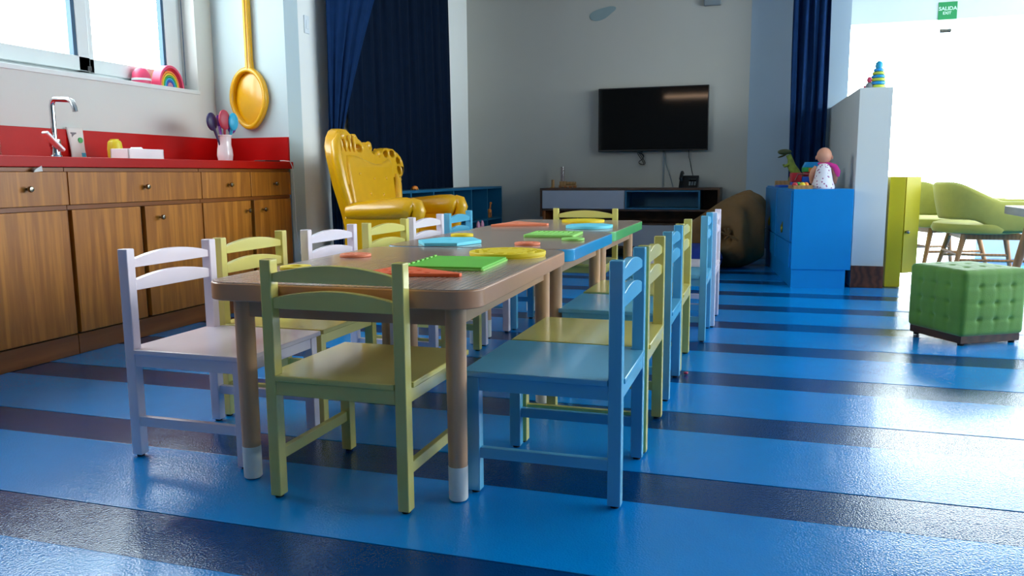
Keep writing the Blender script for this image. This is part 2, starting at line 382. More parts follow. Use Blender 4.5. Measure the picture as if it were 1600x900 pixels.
# low divider wall with its dark skirting
def seg_box(p, q, t, z0, z1, bev=0):        # wall along p->q, thickness t to its right
    p = Vector(p); q = Vector(q); d = (q-p).normalized(); n = Vector((d.y, -d.x))
    return MB().poly([tuple(p), tuple(p+n*t), tuple(q+n*t), tuple(q)], z0, z1, bev)
dv = struct(seg_box((.607, 6.17), (.539, 7.97), .212, 0, 1.40).build('wall_divider', 'white_wall', smooth=0))
struct(seg_box((.606, 6.158), (.606, 6.17), .214, 0, .155).build('baseboard_divider', 'dark_board', smooth=0))
# light switch, wall decals
sw = tag(MB().box(-3.05, -3.040, 4.97, 5.03, 1.79, 1.91, .004).build('light_switch', 'white_plastic'), 'slim white switch plate high on the wall beside the navy curtain', 'switch')
MB().box(-3.040, -3.036, 4.985, 5.015, 1.82, 1.88, .003).build('rocker', 'white_plastic', sw)
cl = []
for k in range(40):
    a = 2*PI*k/40; rr = 1+.10*math.sin(3*a+.6)
    cl.append((.13*rr*math.cos(a), .055*rr*math.sin(a)+.035*math.cos(a)))
tag(MB().plate([cl], .003, 0, face_my(-1.61, 8.147, 2.40)).build('wall_decal', 'decal'), 'faded blue cloud shaped sticker high on the grey wall above the television', 'sticker')
tag(MB().box(-.62, -.46, 8.10, 8.15, 2.40, 2.47, .01).build('wall_sensor', 'conduit'), 'small grey box at the top of the wall above the television corner', 'sensor')
# linear wall lamp behind the viewer (its glow shows in the television)
lm = bpy.data.materials.new('warm_tube'); lm.use_nodes = True
lb = lm.node_tree.nodes['Principled BSDF']; lb.inputs['Emission Color'].default_value = (1, .62, .38, 1); lb.inputs['Emission Strength'].default_value = 14.
M['warm_tube'] = lm
lamp = thing('wall_lamp', 'long warm strip lamp on the rear wall near the ceiling', 'lamp', (-1.65, -2.1, 2.44))
MB().box(-.55, .55, 0, .05, -.02, .12, .01).build('lamp_body', 'white_frame', lamp)
MB().box(-.53, .53, .05, .065, .03, .065, .005).build('lamp_diffuser', 'warm_tube', lamp)

# ------------------------------------------------------------------ kitchen run
def knob(y, z, parent, r=.014):
    MB().lathe([(.006, 0), (.005, .010), (r*.9, .016), (r, .023), (r*.75, .030), (0, .032)], (0, 0, 0), 16)\
        ._take(bmesh.new()).build('knob', 'steel', parent).matrix_local = Matrix.Translation((0.02, y, z)) @ Matrix.Rotation(R(90), 4, 'Y')
def unit(y0, y1, label, drawers, doors):
    t = thing('kitchen_cabinet', label, 'cabinet', (-3.05, y0, 0), 0, 'wooden base cabinets under the red worktop')
    W = y1-y0
    MB().box(-.54, -.012, .002, W-.002, .0, .866).build('carcass', 'oak_dark', t, 0)
    for za, zb in ((.675, .695), (.849, .866)): MB().box(-.012, -.001, .002, W-.002, za, zb).build('front_rail', 'oak_rail', t, 0)
    MB().box(-.012, .004, .002, W-.002, .0, .094, .002).build('plinth', 'oak_rail', t)
    for a, b, ky in drawers:
        d = MB().box(-.012, .018, a-y0+.003, b-y0-.003, .697, .847, .002).build('drawer', 'oak', t)
        knob(ky-y0, .772, d)
    for a, b, ky in doors:
        d = MB().box(-.012, .014, a-y0+.004, b-y0-.004, .102, .673, .002).build('door', 'oak', t)
        if ky: knob(ky-y0, .612, d)
unit(.10, 1.98, 'oak base cabinet at the near end of the worktop, beyond the frame', [(.10, 1.0, .55), (1.0, 1.98, 1.5)], [(.10, 1.0, None), (1.0, 1.98, None)])
unit(1.98, 2.893, 'oak base cabinet under the faucet with one wide drawer', [(1.98, 2.893, 2.674)], [(1.98, 2.43, None), (2.43, 2.886, None)])
unit(2.893, 3.805, 'oak base cabinet in the middle below the white tray, two mismatched doors', [(2.893, 3.805, 3.364)], [(2.902, 3.335, None), (3.358, 3.805, 3.458)])
unit(3.805, 4.712, 'oak base cabinet at the far end below the vase, two small drawers', [(3.805, 4.26, 4.042), (4.26, 4.70, 4.502)], [(3.808, 4.258, 4.207), (4.285, 4.70, 4.371)])
ct = thing('worktop', 'glossy red worktop with upstands along the kitchen wall', 'worktop', (-3.05, 2.4, 0))
MB().box(-.565, .025, -2.3, 2.33, .868, .914, .003).build('slab', 'red', ct)
MB().box(-.565, -.545, -2.3, 2.33, .914, 1.078, .002).build('upstand', 'red', ct)
MB().box(-.545, .0, 2.312, 2.331, .914, 1.079, .002).build('upstand', 'red', ct)
f = thing('faucet', 'tall chrome sink faucet with a square bent spout on the red worktop', 'faucet', (-3.25, 3.045, .914))
MB().lathe([(.027, 0), (.027, .012), (.022, .016), (.022, .05), (.026, .052), (.026, .085), (.018, .09), (0, .09)]).build('faucet_base', 'chrome', f)
MB().tube([(0, 0, .06), (0, 0, .245), (.006, 0, .265), (.022, 0, .275), (.10, 0, .270), (.122, 0, .262), (.135, 0, .235), (.138, 0, .215)], .0125, 14).build('spout', 'chrome', f)
lv = MB(); lv.box(-.02, .02, -.105, .022, -.008, .010, .0075, 3, Matrix.Translation((.03, -.005, .048)) @ Matrix.Rotation(R(-42), 4, 'X')); lv.build('lever', 'satin_chrome', f)
p = thing('paper_pouch', 'printed white paper pouch leaning on the red upstand behind the faucet', 'pouch', (-3.53, 3.50, .914))
def pouch(u, v):
    w = .050-.003*math.sin(v*5)
    return Vector((-.045+.006*math.sin(u*PI)-.0*v + (-.02)*v, (u-.5)*w*2, .004+v*.172))
MB().grid(pouch, 8, 10).build('pouch_sheet', 'paper', p, solid=.006)
pr_ = MB()
for k in range(3): pr_.box(-.003, .003, -.036, .034-.01*(k % 2), -.003, .003, 0, 1, Matrix.Translation((-.044-.02*(.42-.06*k)+.001, 0, .078-.013*k)))
pr_.box(-.003, .003, -.035, .0, -.004, .004, 0, 1, Matrix.Translation((-.055, 0, .145))).box(-.003, .003, -.02, .004, -.012, .012, 0, 1, Matrix.Translation((-.055, -.01, .13)))
pr_.build('print_lines', 'ink', p, 0)
MB().cyl((-.052, .018, .108), (-.043, .018, .108), .015, seg=16).build('print_emblem', 'toy_green', p)
MB().box(-.052, -.0385, .014, .042, .018, .040).build('print_block', 'toy_cyan', p, 0)
sp = thing('dish_soap', 'small yellow dish soap tub behind the white tray', 'soap', (-3.40, 3.575, .914))
MB().lathe([(.034, 0), (.038, .02), (.039, .06), (.035, .095), (.028, .105), (0, .106)]).build('tub', 'toy_yellow', sp)
MB().lathe([(.022, .1055), (.022, .113), (0, .114)]).build('tub_lid', 'toy_yellow', sp)
ty = thing('white_tray', 'low white plastic drying tray on the red worktop', 'tray', (-3.25, 3.575, .914))
tm = MB()
tm.box(-.06, .06, -.13, .13, 0, .006, .002)
for a, b, c, d in ((-.06, -.053, -.13, .13), (.053, .06, -.13, .13), (-.06, .06, -.13, -.123), (-.06, .06, .123, .13)): tm.box(a, b, c, d, 0, .056, .002)
tm.build('tray_shell', 'white_plastic', ty)
MB().poly([(-.06, .05), (.0, .054), (.012, .068), (.08, .070), (.10, .058), (.12, .058), (.12, .044), (-.06, .044)], -.0535, -.0465, 0, face_px(0, 0, 0)).build('handle_rim', 'white_plastic', ty)
v = thing('vase', 'white ceramic jug at the corner of the red worktop', 'vase', (-3.26, 4.33, .914))
vm = MB().lathe([(.038, 0), (.044, .006), (.049, .04), (.046, .075), (.040, .105), (.042, .145), (.047, .163), (.043, .163), (.038, .145), (.036, .105), (.042, .07), (.043, .03), (0, .012)], seg=28, close=False)
vm.build('jug', 'ceramic', v)
MB().lathe([(.0475, .158), (.0495, .161), (.0475, .165), (.043, .165)], seg=28, close=False).build('jug_lip', 'ceramic', v)
sx, sy, sz = -3.26, 4.33, .914
for mt, lab, dy, dx, h, rr in (('toy_navy', 'dark violet cooking ladle leaning toward the tray in the white jug', -.085, -.02, .27, .047), ('toy_crimson', 'crimson cooking spoon in the white jug', -.028, .03, .285, .052),
                               ('toy_cyan', 'turquoise slotted spoon in the white jug', .032, .05, .275, .046), ('toy_purple', 'purple ladle leaning toward the giant spoon in the white jug', .082, .0, .255, .045),
                               ('toy_purple', 'violet spatula behind the turquoise spoon in the jug', .02, -.05, .285, .030)):
    t = thing('cooking_spoon', lab, 'spoon', (sx, sy, sz), 0, 'coloured cooking spoons in the white jug')
    b = Vector((dx, dy, h*.90)); q = b.normalized()
    MB().tube([q*.02+Vector((0, 0, .006)), b*.55, b*.86], [.006, .006, .010], 8).build('handle', mt, t)
    rot = Vector((dx, dy, h)).to_track_quat('Z', 'X').to_matrix()
    MB().sph(b*1.0, rr, (.35, 1, 1.2), 18, Matrix.Rotation(-math.atan2(dy, h), 3, 'X')).build('spoon_bowl', mt, t)
tb = thing('tablet', 'dark flat phone charging on the far end of the red worktop', 'phone', (-3.10, 4.555, .914))
MB().box(-.04, .04, -.095, .075, .0, .009, .003).build('case', 'black', tb)
tag(MB().tube([(-3.10, 4.632, .920), (-3.06, 4.665, .921), (-3.025, 4.690, .918), (-3.018, 4.705, .88), (-3.015, 4.713, .7), (-3.018, 4.72, .45), (-3.02, 4.76, .3), (-3.03, 4.85, .2), (-3.03, 4.98, .12), (-3.035, 5.0, .008)], .003, 8).build('charging_cable', 'white_plastic'),
    'thin white charging cable hanging over the worktop end', 'cable')
tag(MB().poly([(0, 0), (.045, .004), (.042, .028), (.01, .012)], 0, .004, 0, face_px(-3.026, 2.71, .845)).build('paper_scrap', 'paper'), 'small white paper scrap stuck above the drawer below the faucet', 'paper')
bt = thing('plastic_bottle', 'clear plastic bottle on the worktop at the edge of the photo', 'bottle', (-3.25, 2.712, .914))
MB().lathe([(.034, 0), (.037, .01), (.034, .03), (.037, .05), (.034, .07), (.036, .10), (.033, .14), (.015, .17), (.013, .19)], close=False).build('bottle_body', 'clear_plastic', bt)
MB().lathe([(.015, .185), (.015, .205), (0, .205)]).build('bottle_cap', 'rose', bt)
# rainbow toy on the sill
rb = thing('rainbow_toy', 'stacked rainbow arch toy standing on the window sill', 'toy', (-3.655, 4.315, 1.386), R(8))
for k, (mt, ro) in enumerate((('rose', .135), ('toy_orange', .100), ('toy_yellow', .086), ('toy_green', .072), ('toy_cyan', .058), ('toy_blue', .044), ('plush', .030))):
    ri = {0: .118, 1: .088, 2: .074, 3: .060, 4: .046, 5: .032, 6: .0}[k]
    arc = [(ro*math.cos(PI*j/24), ro*math.sin(PI*j/24)) for j in range(25)] + [(ri*math.cos(PI*j/24), ri*math.sin(PI*j/24)) for j in range(24, -1, -1)] if ri else [(ro*math.cos(PI*j/24), ro*math.sin(PI*j/24)) for j in range(25)]
    MB().plate([arc], .05 if k else .06, .003, face_px(0, 0.012 if k == 0 else 0, 0)).build('arch', mt, rb)
r2 = thing('toy_dome', 'pink and white dome toy on the sill behind the rainbow', 'toy', (-3.665, 4.105, 1.386))
MB().lathe([(.055, 0), (.056, .03), (.05, .06), (.035, .085), (.012, .097), (0, .098)]).build('dome', 'rose', r2)
MB().lathe([(.0575, .018), (.0575, .03), (.056, .031)], close=False).build('dome_band', 'white_plastic', r2)
# giant yellow spoon on the wall
gs = thing('giant_spoon', 'giant yellow spoon sculpture hanging on the alcove wall', 'spoon', (-3.327, 4.732, 1.132))
ov = []
for k in range(48):
    a = 2*PI*k/48; wv = .143*(1-.16*math.sin(a)**2*(1 if math.sin(a) < 0 else 0)); ov.append((wv*math.cos(a)*(1 if math.sin(a) > -.2 else (1-.08*(-math.sin(a)))), .205+.205*math.sin(a)))
inn = [(x*.80, .205+(y_-.205)*.84) for x, y_ in ov]
MB().plate([ov, inn], .05, .012, face_my(0, -.027, 0)).build('rim', 'throne', gs)
def dish(u, v):
    a = 2*PI*u; rr = v; sx_, sy_ = .125, .185
    return Vector((sx_*rr*math.cos(a), -.012-.016*(1-rr**2)*1.0, .205+sy_*rr*math.sin(a)))
MB().grid(dish, 36, 6).build('spoon_dish', 'throne', gs)
MB().plate([[(-.025, .39), (.028, .39), (.022, .46), (.020, 1.3), (-.022, 1.3), (-.020, .46)]], .045, .010, face_my(.012, -.025, 0)).build('handle', 'throne', gs)
MB().tube([(.012, -.048, .395), (.012, -.05, 1.28)], .008, 8).build('handle_rib', 'throne', gs)

# ------------------------------------------------------------------ curtains
def curtain(name, label, mt, base, wdir, widths, z0, z1, folds, amp, ph=0, off=lambda v: 0):
    wd = Vector(wdir).normalized(); nv = Vector((wd.y, -wd.x, 0))
    def fn(u, v):
        w = widths(v); a = folds*2*PI*u+ph
        d = amp*(math.sin(a)+.35*math.sin(2.3*a+1.1)+.2*math.sin(.7*a+v*2))*(.75+.25*v)
        s_ = u*w+off(v)+.008*math.sin(a*1.7+v*6)
        p = Vector(base)+wd*s_+nv*d; p.z = z0+(z1-z0)*v
        return p
    o = MB().grid(fn, folds*14, 24).build(name, mt, smooth=3.2, solid=.004)
    return tag(o, label, 'curtain')
curtain('curtain', 'long navy curtain covering the side wall behind the yellow armchair', 'navy', (-3.018, 5.47, 0), (0, 1, 0), lambda v: 2.17-.09*v, .03, CEIL-.02, 12, .016)
def dw(v):
    z = .03+v*(CEIL-.05); return .13+.60*max(0, (z-.95)/1.2)**1.25 if z > .95 else .13
curtain('curtain', 'gathered navy curtain drape swept aside next to the light switch', 'navy_light', (-2.958, 5.105, 0), (.0, 1, 0), dw, .03, CEIL-.02, 5, .014, .6)
curtain('curtain', 'navy curtain hanging behind the blue cabinet by the pier', 'navy_light', (.19, 7.80, 0), (1, .05, 0), lambda v: .315-.02*(1-v), .03, CEIL-.02, 4, .028)

# ------------------------------------------------------------------ teal cubby shelf
sh = thing('cubby_shelf', 'teal cubby shelf standing along the curtain wall', 'shelf', (-2.67, 5.36, 0))
L = 2.76; H = .70; D = .20
MB().box(-D, 0, 0, L, H-.022, H, .002).build('top_board', 'teal', sh)
MB().box(-D, 0, 0, L, .0, .03, .002).build('bottom_board', 'teal', sh)
MB().box(-D, -.004, .02, L-.02, .36, .378).build('middle_board', 'teal', sh, 0)
MB().box(-D-.008, -D, 0, L, 0, H).build('back_panel', 'teal_dark', sh, 0)
for q in range(7):
    yy = q*(L-.018)/6; MB().box(-D, 0, yy, yy+.018, .03, H-.022, .001).build('divider', 'teal', sh)
g = thing('toy_giraffe', 'tiny orange toy giraffe in the end cubby of the teal shelf', 'toy', (-2.75, 7.93, .378))
MB().box(-.02, .02, -.035, .035, .05, .085, .012).build('body', 'toy_orange', g)
for a in (-1, 1):
    for b in (-1, 1): MB().cyl((a*.012, b*.026, 0), (a*.012, b*.026, .06), .007, seg=8).build('leg', 'toy_orange', g)
MB().tube([(0, .028, .075), (0, .042, .12), (0, .046, .14)], .009, 8).sph((0, .055, .146), .016, (.8, 1.3, .8), 10).build('neck', 'toy_orange', g)
g = thing('toy_turtle', 'small tan toy turtle on top of the teal shelf', 'toy', (-2.76, 6.09, .70))
MB().sph((0, 0, .014), .035, (.8, 1, .6), 14).build('shell', 'toy_orange', g)
MB().sph((0, .042, .016), .012, seg=10).sph((.02, .02, .005), .008, seg=8).sph((.02, -.02, .005), .008, seg=8).sph((-.02, .02, .005), .008, seg=8).sph((-.02, -.02, .005), .008, seg=8).build('limbs', 'lightwood', g)
g = thing('toy_boat', 'small pink toy boat on the teal shelf beside the armchair back', 'toy', (-2.76, 5.73, .70))
MB().poly([(-.02, -.04), (.02, -.04), (.024, .02), (0, .055), (-.024, .02)], 0, .022, .003).build('hull', 'rose', g)
MB().box(-.012, .012, -.025, .012, .022, .04, .003).build('cabin', 'white_plastic', g)
g = thing('plush_animal', 'pink plush toy with upright ears on the floor before the teal shelf', 'plush toy', (-2.22, 6.15, 0))
MB().sph((0, 0, .15), .13, (.9, 1, 1.15), 18).build('body', 'plush', g)
MB().sph((.02, -.02, .335), .075, (1, 1.1, .95), 16).build('head', 'plush', g)
for s_ in (-1, 1): MB().sph((.01, s_*.05, .405), .028, (.5, .8, 1.6), 12).build('ear', 'plush', g)
for s_ in (-1, 1): MB().sph((.10, s_*.08, .06), .055, (1.5, .8, .9), 12).build('foot', 'plush', g)

# ------------------------------------------------------------------ baroque armchair
ac = thing('armchair', 'shiny yellow baroque armchair with carved scroll back', 'armchair', (-2.5, 4.88, 0))
outl = [(-0.277, 1.117), (-0.196, 1.117), (-0.155, 1.091), (-0.119, 1.076), (-0.10, 1.092), (-0.081, 1.088), (-0.065, 1.065), (-0.033, 1.052), (-0.007, 1.032), (0.020, 1.012), (0.035, 1.035), (0.062, 1.044), (0.095, 1.040), (0.115, 1.02), (0.113, 0.998), (0.098, 0.980), (0.128, 0.962), (0.150, .975), (0.18, 0.988), (0.238, 0.981), (0.268, 0.999), (0.31, 1.010), (0.355, 1.014), (0.41, 1.010), (0.454, 1.000), (0.50, .982), (0.535, 0.958), (.558, .925), (0.560, 0.88), (.545, .848), (0.515, 0.822), (0.465, 0.795), (0.468, 0.775), (0.445, 0.757), (0.405, 0.745), (0.375, .70), (0.345, 0.622), (0.32, 0.30), (-0.36, 0.30), (-0.37, 0.578), (-0.404, 0.759), (-0.410, 0.937), (-0.402, 1.005), (-0.365, 1.062), (-0.32, 1.10)]
holes = [circ(.305, .972, .040, 16, .026), circ(.408, .972, .040, 16, .024), circ(.485, .922, .036, 16, .027), circ(.470, .858, .030, 16, .032), circ(-.075, 1.0, .046, 16, .025), circ(-.19, 1.04, .024, 14, .036)]
lean = Matrix(((1, 0, -.2, .2*.55), (0, 1, 0, 0), (0, 0, 1, 0), (0, 0, 0, 1)))
MB().plate([outl]+holes, .075, .012, lean @ face_px(-.015, 0, 0)).build('back_frame', 'throne', ac)
inner = [(-0.277, 0.952), (-0.199, 0.955), (-0.125, 0.948), (-.04, .928), (0.05, 0.908), (0.12, 0.901), (.19, .906), (0.25, .922), (0.31, 0.936), (.345, .930), (0.352, 0.875), (0.315, 0.72), (0.285, 0.50), (-0.295, 0.45), (-0.315, 0.60), (-0.31, 0.778), (-0.30, 0.88)]
def inside(px, py, poly):
    c = False; j = len(poly)-1
    for i in range(len(poly)):
        if ((poly[i][1] > py) != (poly[j][1] > py)) and (px < (poly[j][0]-poly[i][0])*(py-poly[i][1])/(poly[j][1]-poly[i][1])+poly[i][0]): c = not c
        j = i
    return c
MB().plate([inner], .05, .024, lean @ face_px(.012, 0, 0)).build('back_cushion', 'throne', ac)
for yy, zz in ((-.17, .83), (.02, .80), (.20, .80), (-.08, .70), (.11, .69)):
    MB().sph((.2*.55-.2*zz+.038, yy, zz), .012, (.5, 1, 1), 10).build('button', 'throne', ac)
pts = [(-.392, .60), (-.42, .76), (-.425, .93), (-.405, 1.02), (-.35, 1.07)]
MB().tube([(.2*.55-.2*z_+.02, y_+.03, z_) for y_, z_ in pts], [.03, .035, .036, .032, .02], 10).build('side_stile', 'throne', ac)
MB().tube([(.2*.55-.2*z_+.02, y_, z_) for y_, z_ in [(.315, .50), (.325, .62), (.352, .70), (.385, .765), (.395, .83)]], [.036, .038, .038, .034, .018], 12).build('side_stile', 'throne', ac)
for cx_, cz_, r_ in ((.07, 1.02, .030), (.19, .965, .028), (-.10, 1.075, .016), (.447, .79, .022), (-.27, 1.07, .035), (-.24, 1.02, .028), (-.31, 1.01, .026)):
    MB().sph((.2*.55-.2*cz_+.015, cx_, cz_), r_, (.7, 1, 1), 12).build('scroll_boss', 'throne', ac)
for k in range(4):
    a = -.33+k*.055; MB().tube([(.2*.55-.2*.98+.025, a+.012, .975), (.2*.55-.2*1.03+.035, a, 1.03), (.2*.55-.2*1.07+.025, a-.008+.01*k, 1.075)], [.010, .013, .008], 8).build('shell_flute', 'throne', ac)
for s_, y0 in ((-1, -.365), (1, .365)):
    MB().tube([(.0, y0, .585), (.08, y0, .595), (.20, y0, .602), (.32, y0, .610), (.40, y0, .612), (.435, y0, .608), (.45, y0, .600)], [.055, .066, .070, .074, .074, .066, .045], 20).build('arm_roll', 'throne', ac)
    fr = MB().tube([(.43, y0, .655), (.465, y0, .640), (.478, y0, .60), (.465, y0, .55), (.44, y0, .50), (.43, y0, .43), (.44, y0, .34)], [.03, .042, .046, .04, .034, .034, .036], 12)
    fr.sph((.49, y0-.0, .605), .034, (.8, 1, 1), 14).sph((.475, y0, .56), .026, seg=12).sph((.462, y0, .515), .022, seg=12)
    fr.build('arm_front', 'throne', ac)
    MB().box(-.02, .42, y0-.045, y0+.045, .24, .57, .02).build('side_panel', 'throne', ac)
    MB().tube([(.42, y0, .30), (.45, y0, .20), (.43, y0, .10), (.44, y0, .02), (.45, y0, .0)], [.045, .05, .032, .026, .034], 12).build('leg', 'throne', ac)
    MB().tube([(.03, y0, .32), (.0, y0, .16), (-.05, y0, .0)], [.04, .034, .028], 12).build('leg', 'throne', ac)
MB().box(0, .46, -.32, .32, .26, .34, .02).build('seat_rail', 'throne', ac)
MB().box(.02, .46, -.315, .315, .34, .45, .045, 4).build('seat_cushion', 'throne', ac)

# ------------------------------------------------------------------ television and its console
tv = thing('television', 'black flat television mounted on the grey back wall', 'television', (-1.086, 8.15, 1.04))
MB().box(-.54, .54, -.085, -.045, 0, .622, .006).build('housing', 'black', tv)
MB().box(-.53, .53, -.0875, -.083, .016, .612).build('screen', 'screen', tv, 0)
MB().box(-.25, .25, -.047, 0, .15, .45, .01).build('wall_mount', 'black', tv)
MB().box(.40, .53, -.089, -.084, .004, .008).build('brand_strip', 'steel', tv, 0)
cb = [(-1.19, 8.12, 1.06), (-1.19, 8.115, 1.02)]
for k in range(40):
    a = k*.55; cb.append((-1.195+.028*math.cos(a)+.01*math.sin(a*.3), 8.12+.004*math.sin(a*2), .965+.055*math.sin(a*.5+.6)*1.0-.012*math.cos(a)))
tag(MB().tube(cb, .004, 6).build('cable_bundle', 'black'), 'knotted black cable bundle hanging under the television', 'cable')
tag(MB().tube([(-.73, 8.115, 1.05), (-.728, 8.12, .98), (-.712, 8.12, .92), (-.69, 8.05, .84), (-.672, 7.97, .80)], .004, 6).build('phone_cord', 'black'), 'black cord running from the television down to the desk phone', 'cable')
tag(MB().box(-.988, -.970, 8.138, 8.15, .67, 1.06).build('cable_duct', 'conduit'), 'straight grey cable duct on the wall under the television', 'duct')
tag(MB().tube([(-.975, 8.13, 1.05), (-.955, 8.135, .92), (-.90, 8.135, .76), (-.872, 8.13, .665)], .005, 6).build('grey_cable', 'conduit'), 'slanting grey cable on the wall below the television', 'cable')
cs = thing('tv_console', 'long dark wood console with grey drawers and teal niche under television', 'cabinet', (-2.14, 7.72, 0))
W = 1.74
MB().box(0, W, 0, .41, .663, .683, .002).build('top_board', 'walnut', cs)
MB().box(0, .02, 0, .41, .40, .663).box(W-.02, W, 0, .41, .20, .663).build('side_board', 'walnut', cs, 0)
MB().box(0, W, .395, .41, .10, .663).build('back_board', 'walnut', cs, 0)
MB().box(.02, W-.02, .01, .40, .462, .478).build('shelf_board', 'walnut', cs, 0)
MB().box(.025, .845, -.003, .02, .482, .660, .002).build('drawer', 'drawer_grey', cs)
nic = MB().box(.85, 1.56, .0, .395, .480, .494).box(.85, 1.56, .0, .395, .646, .660).box(.85, .868, .0, .395, .494, .646).box(1.542, 1.56, .0, .395, .494, .646).box(.868, 1.542, .30, .39, .494, .646)
nic.build('niche', 'teal', cs, 0)
MB().box(.02, .05, .03, .38, .33, .462).box(.05, .30, .37, .395, .33, .462).build('inner_panel', 'orange_wood', cs, 0)
MB().box(-.0, W, 0, .41, .330, .345, .002).box(-.0, W, .02, .41, .10, .12).box(0, .02, .01, .40, .12, .33).build('lower_case', 'walnut', cs, 0)
MB().box(.025, .86, -.003, .02, .125, .328, .002).build('drawer', 'drawer_grey', cs)
MB().box(.87, W-.025, -.003, .02, .125, .328, .002).build('drawer', 'drawer_grey', cs)
for a in (.06, W-.06):
    for b in (.06, .35): MB().cyl((a, b, 0), (a, b, .10), .014, .022, 12).build('leg', 'walnut', cs)
ph = thing('desk_phone', 'black desk telephone on the console under the television', 'telephone', (-.70, 7.87, .683))
MB().poly([(-.09, 0), (.07, 0), (.07, .10), (.05, .115)], -.09, .09, .004, Matrix(((0, 0, 1, 0), (1, 0, 0, 0), (0, 1, 0, 0), (0, 0, 0, 1)))).build('base', 'black', ph)
MB().tube([(-.065, -.06, .07), (-.07, -.07, .085), (-.07, .0, .125), (-.07, .05, .145), (-.065, .05, .125)], .017, 10).build('handset', 'black', ph)
MB().box(.0, .07, -.01, .035, .075, .082, .002, 2, Matrix.Rotation(R(15), 4, 'X')).build('display', 'screen', ph)
for k in range(9): MB().box(.005+.024*(k % 3), .02+.024*(k % 3), -.075+.018*(k//3), -.062+.018*(k//3), .024+.012*(k//3), .034+.012*(k//3), .002).build('key', 'conduit', ph)
tr = thing('wooden_train', 'small wooden toy train at the drawer end of the console', 'toy', (-1.93, 7.86, .683))
MB().box(-.05, .13, -.02, .02, .012, .026, .002).build('chassis', 'lightwood', tr)
MB().box(-.04, .03, -.02, .02, .026, .066, .003).build('cabin', 'lightwood', tr)
MB().cyl((.03, 0, .045), (.125, 0, .045), .017).build('boiler', 'lightwood', tr)
for a in (-.03, .02, .07, .115):
    for b in (-1, 1): MB().cyl((a, b*.022, .012), (a, b*.029, .012), .012, seg=14).build('wheel', 'orange_wood', tr)
wb = thing('wooden_block', 'upright wooden toy block beside the toy train', 'toy', (-2.04, 7.85, .683))
MB().box(-.02, .02, -.02, .02, 0, .012, .002).build('foot', 'lightwood', wb); MB().cyl((0, 0, .012), (0, 0, .082), .016).build('post', 'lightwood', wb)
gt = thing('glass_tube', 'slim clear glass vase behind the toy train', 'vase', (-1.97, 7.97, .683))
MB().lathe([(.024, 0), (.024, .004), (.023, .21), (.021, .21), (.021, .008), (0, .008)], close=False).build('glass_wall', 'clear_plastic', gt)

# ------------------------------------------------------------------ bean bag and floor cushion
def bean():
    bm = bmesh.new(); bmesh.ops.create_icosphere(bm, subdivisions=6, radius=1)
    for v in bm.verts:
        n = v.co.copy(); a = math.atan2(n.y, n.x); z = n.z
        h = .34+.19*n.x*(1 if z > 0 else 0)+.02*noise.noise(n*2)        # crown to the right, slumping to the left
        fold = math.sin(9*a+6*z+4*noise.noise(n*1.3))
        side = max(0, math.cos(a+.75))**.8*max(0, 1-abs(z-.15)*1.0)       # creases gather on the right front
        d = 1+.05*noise.noise(n*1.4+Vector((3, 1, 2)))+.075*fold*side+.012*noise.noise(n*5)
        sq = 1.0-.10*max(0, z)**2
        x = n.x*(.335 if n.x > 0 else .40)*d*sq; y_ = n.y*.34*d*sq
        if n.y < 0: y_ += .07*math.exp(-((n.x+.05)**2+(n.z+.02)**2)/.02)
        zz = .28+(h if z > 0 else .29)*(abs(z)**.8*(1 if z > 0 else -1))*d
        v.co = Vector((min(x, .30), y_, max(0, zz)))
    m = MB(); m._take(bm); return m
bb = thing('bean_bag', 'creased brown bean bag slumped against the blue cabinet', 'bean bag', (-.29, 7.30, 0))
bean().build('bag', 'brown_fabric', bb, smooth=3.2)
cr = MB()
for k in range(7):
    a = -1.0+.35*k; cr.tube([(-.03+.05*math.cos(a*2), -.345, .33+.03*math.sin(a*3)), (-.01+.02*math.cos(a), -.335, .30), (.03+.06*math.sin(a), -.345, .27+.02*math.cos(a*2))], .010, 6)
cr.build('gathered_knot', 'brown_fabric', bb)
fc = thing('floor_cushion', 'low dark blue floor cushion lying before the console', 'cushion', (-.72, 6.75, 0), R(8))
def cush(u, v):
    a = 2*PI*u; e = 3.2; ca, sa = math.cos(a), math.sin(a)
    rx = .40*(abs(ca)**(2/e))*(1 if ca > 0 else -1); ry = .32*(abs(sa)**(2/e))*(1 if sa > 0 else -1)
    t = v*PI; r_ = math.sin(t)**.45; z = .11-.11*math.cos(t)*(1+.0*u)
    return Vector((rx*r_, ry*r_, z*(1+.35*(rx*r_/.4)*.5)))
MB().grid(cush, 36, 14).build('cushion_cover', 'navy_deep', fc, smooth=3.2)
MB().tube([(.40*abs(math.cos(2*PI*k/36))**.625*(1 if math.cos(2*PI*k/36) > 0 else -1)*1.0, .32*abs(math.sin(2*PI*k/36))**.625*(1 if math.sin(2*PI*k/36) > 0 else -1), .11*(1+.175*math.cos(2*PI*k/36))) for k in range(37)], .006, 6).build('piping', 'navy_light', fc)

